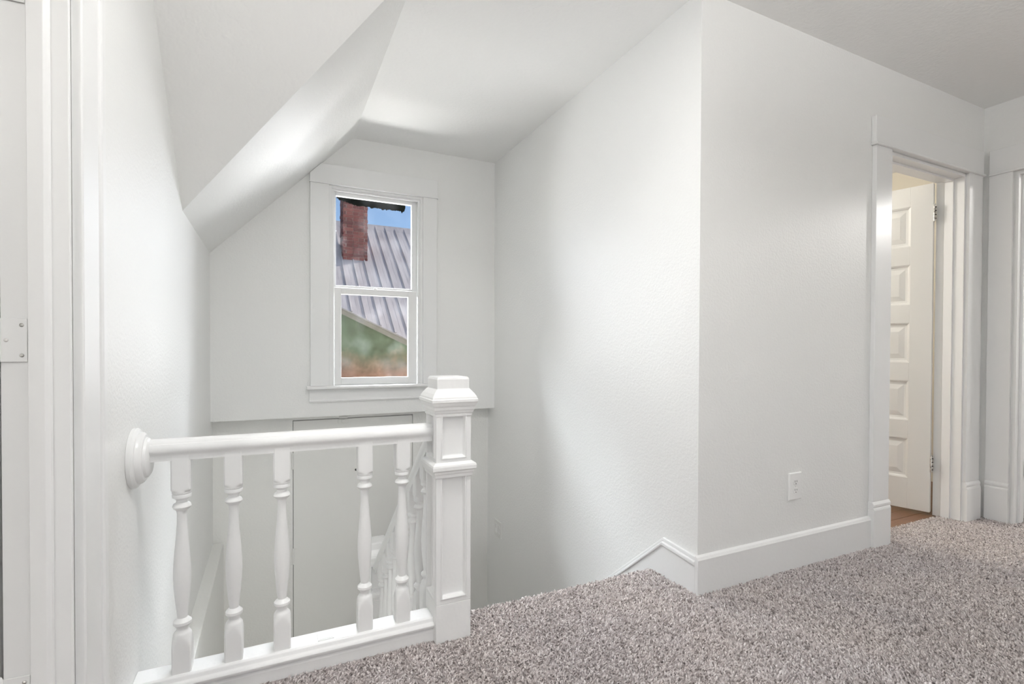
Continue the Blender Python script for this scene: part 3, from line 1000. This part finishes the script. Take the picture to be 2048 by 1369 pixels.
while x < 3.1:
    mb = MB()
    x1 = x + .2295
    mb.slab([(x, edge_y(x) - .03, rz(edge_y(x) - .03) - .024), (x, RG[1], rz(RG[1]) - .024), (x1, RG[1], rz(RG[1]) - .024), (x1, edge_y(x1) - .03, rz(edge_y(x1) - .03) - .024)], (0, -.012, .024))
    ya = edge_y(x) - .035
    rr = [[(x + .02 + a, yq - h * .62, rz(yq) + h * .78) for a, h in ribp] for yq in (ya, RG[1])]
    mb.rings(rr, smooth=False)
    rr = [[(x + .13 + a * .5, yq - h * .62 * .35, rz(yq) + h * .78 * .35) for a, h in ribp] for yq in (ya - .08, RG[1])]
    mb.rings(rr, smooth=False)
    mb.build('roof_panel', 'roof', rf)
    x += .23
mb = MB()
mb.prism([(RG[1] - .16, rz(RG[1] - .16) + .012), (RG[1], RG[2] + .04), (RG[1] + .16, rz(RG[1] - .16) + .012), (RG[1] + .16, rz(RG[1] - .16)), (RG[1], RG[2] + .02), (RG[1] - .16, rz(RG[1] - .16))], 'x', -1.4, 3.36)
mb.build('ridge_cap', 'roof', rf)
mb = MB()
mb.slab([(-1.4, RG[1], RG[2] - .03), (3.36, RG[1], RG[2] - .03), (3.36, RG[1] + 3.2, RG[2] - 2.6), (-1.4, RG[1] + 3.2, RG[2] - 2.6)], (0, 0, .06))
mb.build('far_roof_slope', 'roof', rf)
# gable wall under the diagonal edge, in boards
dx, dy = 1.0, -.693
ln = math.hypot(dx, dy)
nx, ny = dy / ln, -dx / ln     # outward (towards the viewer)
nx, ny = (-nx, -ny) if ny > 0 else (nx, ny)
def gable_strip(xa, xb, z_of, zlo, off0, off1, name, mat, par):
    mb = MB()
    P = []
    for xq in (xa, xb):
        P.append((xq, edge_y(xq)))
    q = [(P[0][0], P[0][1], zlo), (P[1][0], P[1][1], zlo), (P[1][0], P[1][1], z_of(P[1][1])), (P[0][0], P[0][1], z_of(P[0][1]))]
    q = [(a + nx * off0, b_ + ny * off0, c) for a, b_, c in q]
    mb.slab(q, (nx * (off1 - off0), ny * (off1 - off0), 0))
    return mb.build(name, mat, par)
gw = gable_strip(-1.3, 3.2, lambda y: rz(y) - .06, GZ, -.35, -.06, 'gable_wall', 'gable', nh)
mb = MB()
q = []
for xq in (-1.3, 3.2):
    q.append((xq, edge_y(xq), rz(edge_y(xq)) - .055))
q = [q[0], q[1], (q[1][0], q[1][1], q[1][2] - .085), (q[0][0], q[0][1], q[0][2] - .085)]
mb.slab([(a + nx * -.06, b_ + ny * -.06, c) for a, b_, c in q], (nx * .05, ny * .05, 0))
mb.build('fascia', 'trimgrey', nh)
mb = MB(); mb.box(-1.2, 3.2, 11.6, RG[1] + 3, GZ, 1.0)
mb.build('body', 'house', nh)

# chimney: core + individual bricks
CX0, CX1, CY0, CY1 = 1.325, 1.825, 10.95, 11.45
CZ0, CZ1 = 2.3, 4.75
mb = MB(); mb.box(CX0 + .012, CX1 - .012, CY0 + .012, CY1 - .012, CZ0, CZ1)
ch = mb.build('chimney', 'mortar', nh)
ch['label'] = 'weathered red brick chimney'
bm_ = MB(); bm_.box(-.5, .5, -.5, .5, -.5, .5)
bproto = bm_.build('brick', 'brick')
bproto.parent = ch
used = False
course = .0675
nco = int((CZ1 - 2.55) / course)
off = Vector(ch['_o'])
def put_brick(cx, cy, cz, sx, sy, sz):
    global used
    o = bproto if not used else copy_part(bproto, ch)
    used = True
    o.location = Vector((cx, cy, cz)) - off
    o.scale = (sx, sy, sz)
BT = .06
for c in range(nco):
    z = 2.58 + course * c
    sh = (c % 2)
    w = .009
    # front and back rows fill full width on even courses, sides between them; swapped on odd courses
    for y in (CY0, CY1):
        yc = y + (BT / 2 if y == CY0 else -BT / 2)
        xa, xb = (CX0, CX1) if sh == 0 else (CX0 + BT + w, CX1 - BT - w)
        cuts = [xa, xa + (xb - xa) * (.36 if sh else .42), xa + (xb - xa) * (.70 if sh else .84), xb]
        if y == CY1 and z < 3.1:
            continue
        for a, b_ in zip(cuts[:-1], cuts[1:]):
            j = random.uniform(-.006, .006)
            put_brick((a + b_) / 2, yc + j, z, b_ - a - w, BT, course - w)
    for x in (CX0, CX1):
        xc = x + (BT / 2 if x == CX0 else -BT / 2)
        ya, yb2 = (CY0, CY1) if sh == 1 else (CY0 + BT + w, CY1 - BT - w)
        if x == CX1:
            cuts = [ya, ya + (yb2 - ya) * .48, yb2]
        else:
            cuts = [ya, ya + (yb2 - ya) * .52, yb2]
        for a, b_ in zip(cuts[:-1], cuts[1:]):
            j = random.uniform(-.006, .006)
            put_brick(xc + j, (a + b_) / 2, z, BT, b_ - a - w, course - w)
mb = MB(); mb.box(CX0 - .03, CX1 + .03, CY0 - .05, CY1, 2.55, 2.56)

# ragged black flap under the own eave just outside the glass
mb = MB()
n = 60
top, low = [], []
for i in range(n + 1):
    t = i / n
    x = .435 + .512 * t
    d = .018 + .030 * min(1, t * 3.2) * (1 - .25 * t) + random.uniform(-.006, .007)
    if t < .02 or t > .985:
        d = .012
    low.append((x, 2.130 - d + .014 * (1 - t)))
    top.append((x, 2.30))
low[-4] = (low[-4][0], low[-4][1] - .018)
rr_front = []
for y in (3.945, 3.957):
    pass
for i in range(n):
    a, b_ = low[i], low[i + 1]
    mb.add([(a[0], 3.945, a[1]), (b_[0], 3.945, b_[1]), (b_[0], 3.945, 2.30), (a[0], 3.945, 2.30), (a[0], 3.957, a[1]), (b_[0], 3.957, b_[1]), (b_[0], 3.957, 2.30), (a[0], 3.957, 2.30)], [(0, 1, 2, 3), (7, 6, 5, 4), (0, 4, 5, 1)])
o = mb.build('eave_flap', 'black')
tag(o, 'ragged black tar paper flap hanging outside above the upper window pane', 'eave flap')
mb = MB()
mb.box(.3, 1.0, YB + .001, 4.02, 2.30, 2.33)
o = mb.build('eave_board', 'black')
tag(o, 'dark eave board above the outside of the stair window', 'eave')

# ------------------------------------------------------------------ carpet pile
def pile():
    n = 330000
    x = rng.uniform(XL + .004, XC + .75, n)
    y = rng.uniform(-.9, NOSE + .012, n)
    # keep what the camera (and a step to its side) can see
    ang = np.degrees(np.arctan2(x, y)) - 25.5
    dist = np.hypot(x, y)
    dep = dist * np.cos(np.radians(ang))
    keep = (dep > 1.15) & (np.abs(ang) < 55)
    inside = (y < YO - .016) | ((x > .625) & (x < XR - .016))
    inside |= (x > XL) & (x < .64) & (y < 1.66)
    inside &= ~((x < .5) & (y > 1.658))
    inside &= ~((x > .496) & (x < .626) & (y > 1.632) & (y < 1.765))
    inside &= ~((x > .4) & (x < .626) & (y > 1.765))
    inside &= ~((x > XC - .02) & ((y > 1.375) | (y < .53)))
    dw = (x > 2.898) & (x < 3.65) & (y > YO - .02) & (y < YO + .101)
    inside |= dw
    inside &= ~((x > XC + .0) & (y > 1.36))
    keep &= inside
    x, y = x[keep], y[keep]
    n = len(x)
    h = rng.uniform(.006, .0115, n)
    r = rng.uniform(.0024, .0040, n)
    # patches of pile lying different ways
    la = rng.uniform(0, 2 * np.pi, n)
    base_a = 0.8 * np.sin(3.1 * x + 1.7 * y) + 0.9 * np.cos(2.3 * y - 1.1 * x)
    lx = np.cos(la) * .006 + np.cos(base_a) * .0025
    ly = np.sin(la) * .006 + np.sin(base_a) * .0025
    zb = np.where(y > NOSE - .008, -.006, 0.0)
    t0 = rng.uniform(0, 2 * np.pi, n)
    V = np.zeros((n, 7, 3))
    for k in range(3):
        a = t0 + k * 2 * np.pi / 3
        V[:, k] = np.stack([x + r * np.cos(a), y + r * np.sin(a), zb - .001], 1)
        V[:, 3 + k] = np.stack([x + lx * .5 + r * 1.05 * np.cos(a), y + ly * .5 + r * 1.05 * np.sin(a), zb + h * .65], 1)
    V[:, 6] = np.stack([x + lx, y + ly, zb + h], 1)
    fq = []
    tri = np.array([[0, 1, 4], [0, 4, 3], [1, 2, 5], [1, 5, 4], [2, 0, 3], [2, 3, 5], [3, 4, 6], [4, 5, 6], [5, 3, 6]])
    F = (tri[None] + (np.arange(n) * 7)[:, None, None]).reshape(-1, 3)
    me = bpy.data.meshes.new('carpet_pile')
    me.vertices.add(n * 7)
    me.vertices.foreach_set('co', V.reshape(-1))
    me.loops.add(len(F) * 3)
    me.loops.foreach_set('vertex_index', F.reshape(-1).astype(np.int32))
    me.polygons.add(len(F))
    me.polygons.foreach_set('loop_start', np.arange(0, len(F) * 3, 3, dtype=np.int32))
    me.update(calc_edges=True)
    me.validate()
    me.materials.append(M['pile'])
    o = bpy.data.objects.new('carpet_pile', me)
    COL.objects.link(o)
    tag(o, 'speckled grey-mauve cut pile carpet covering the hall floor', 'carpet', kind='stuff')
pile()

for o in bpy.data.objects:
    if '_o' in o:
        del o['_o']
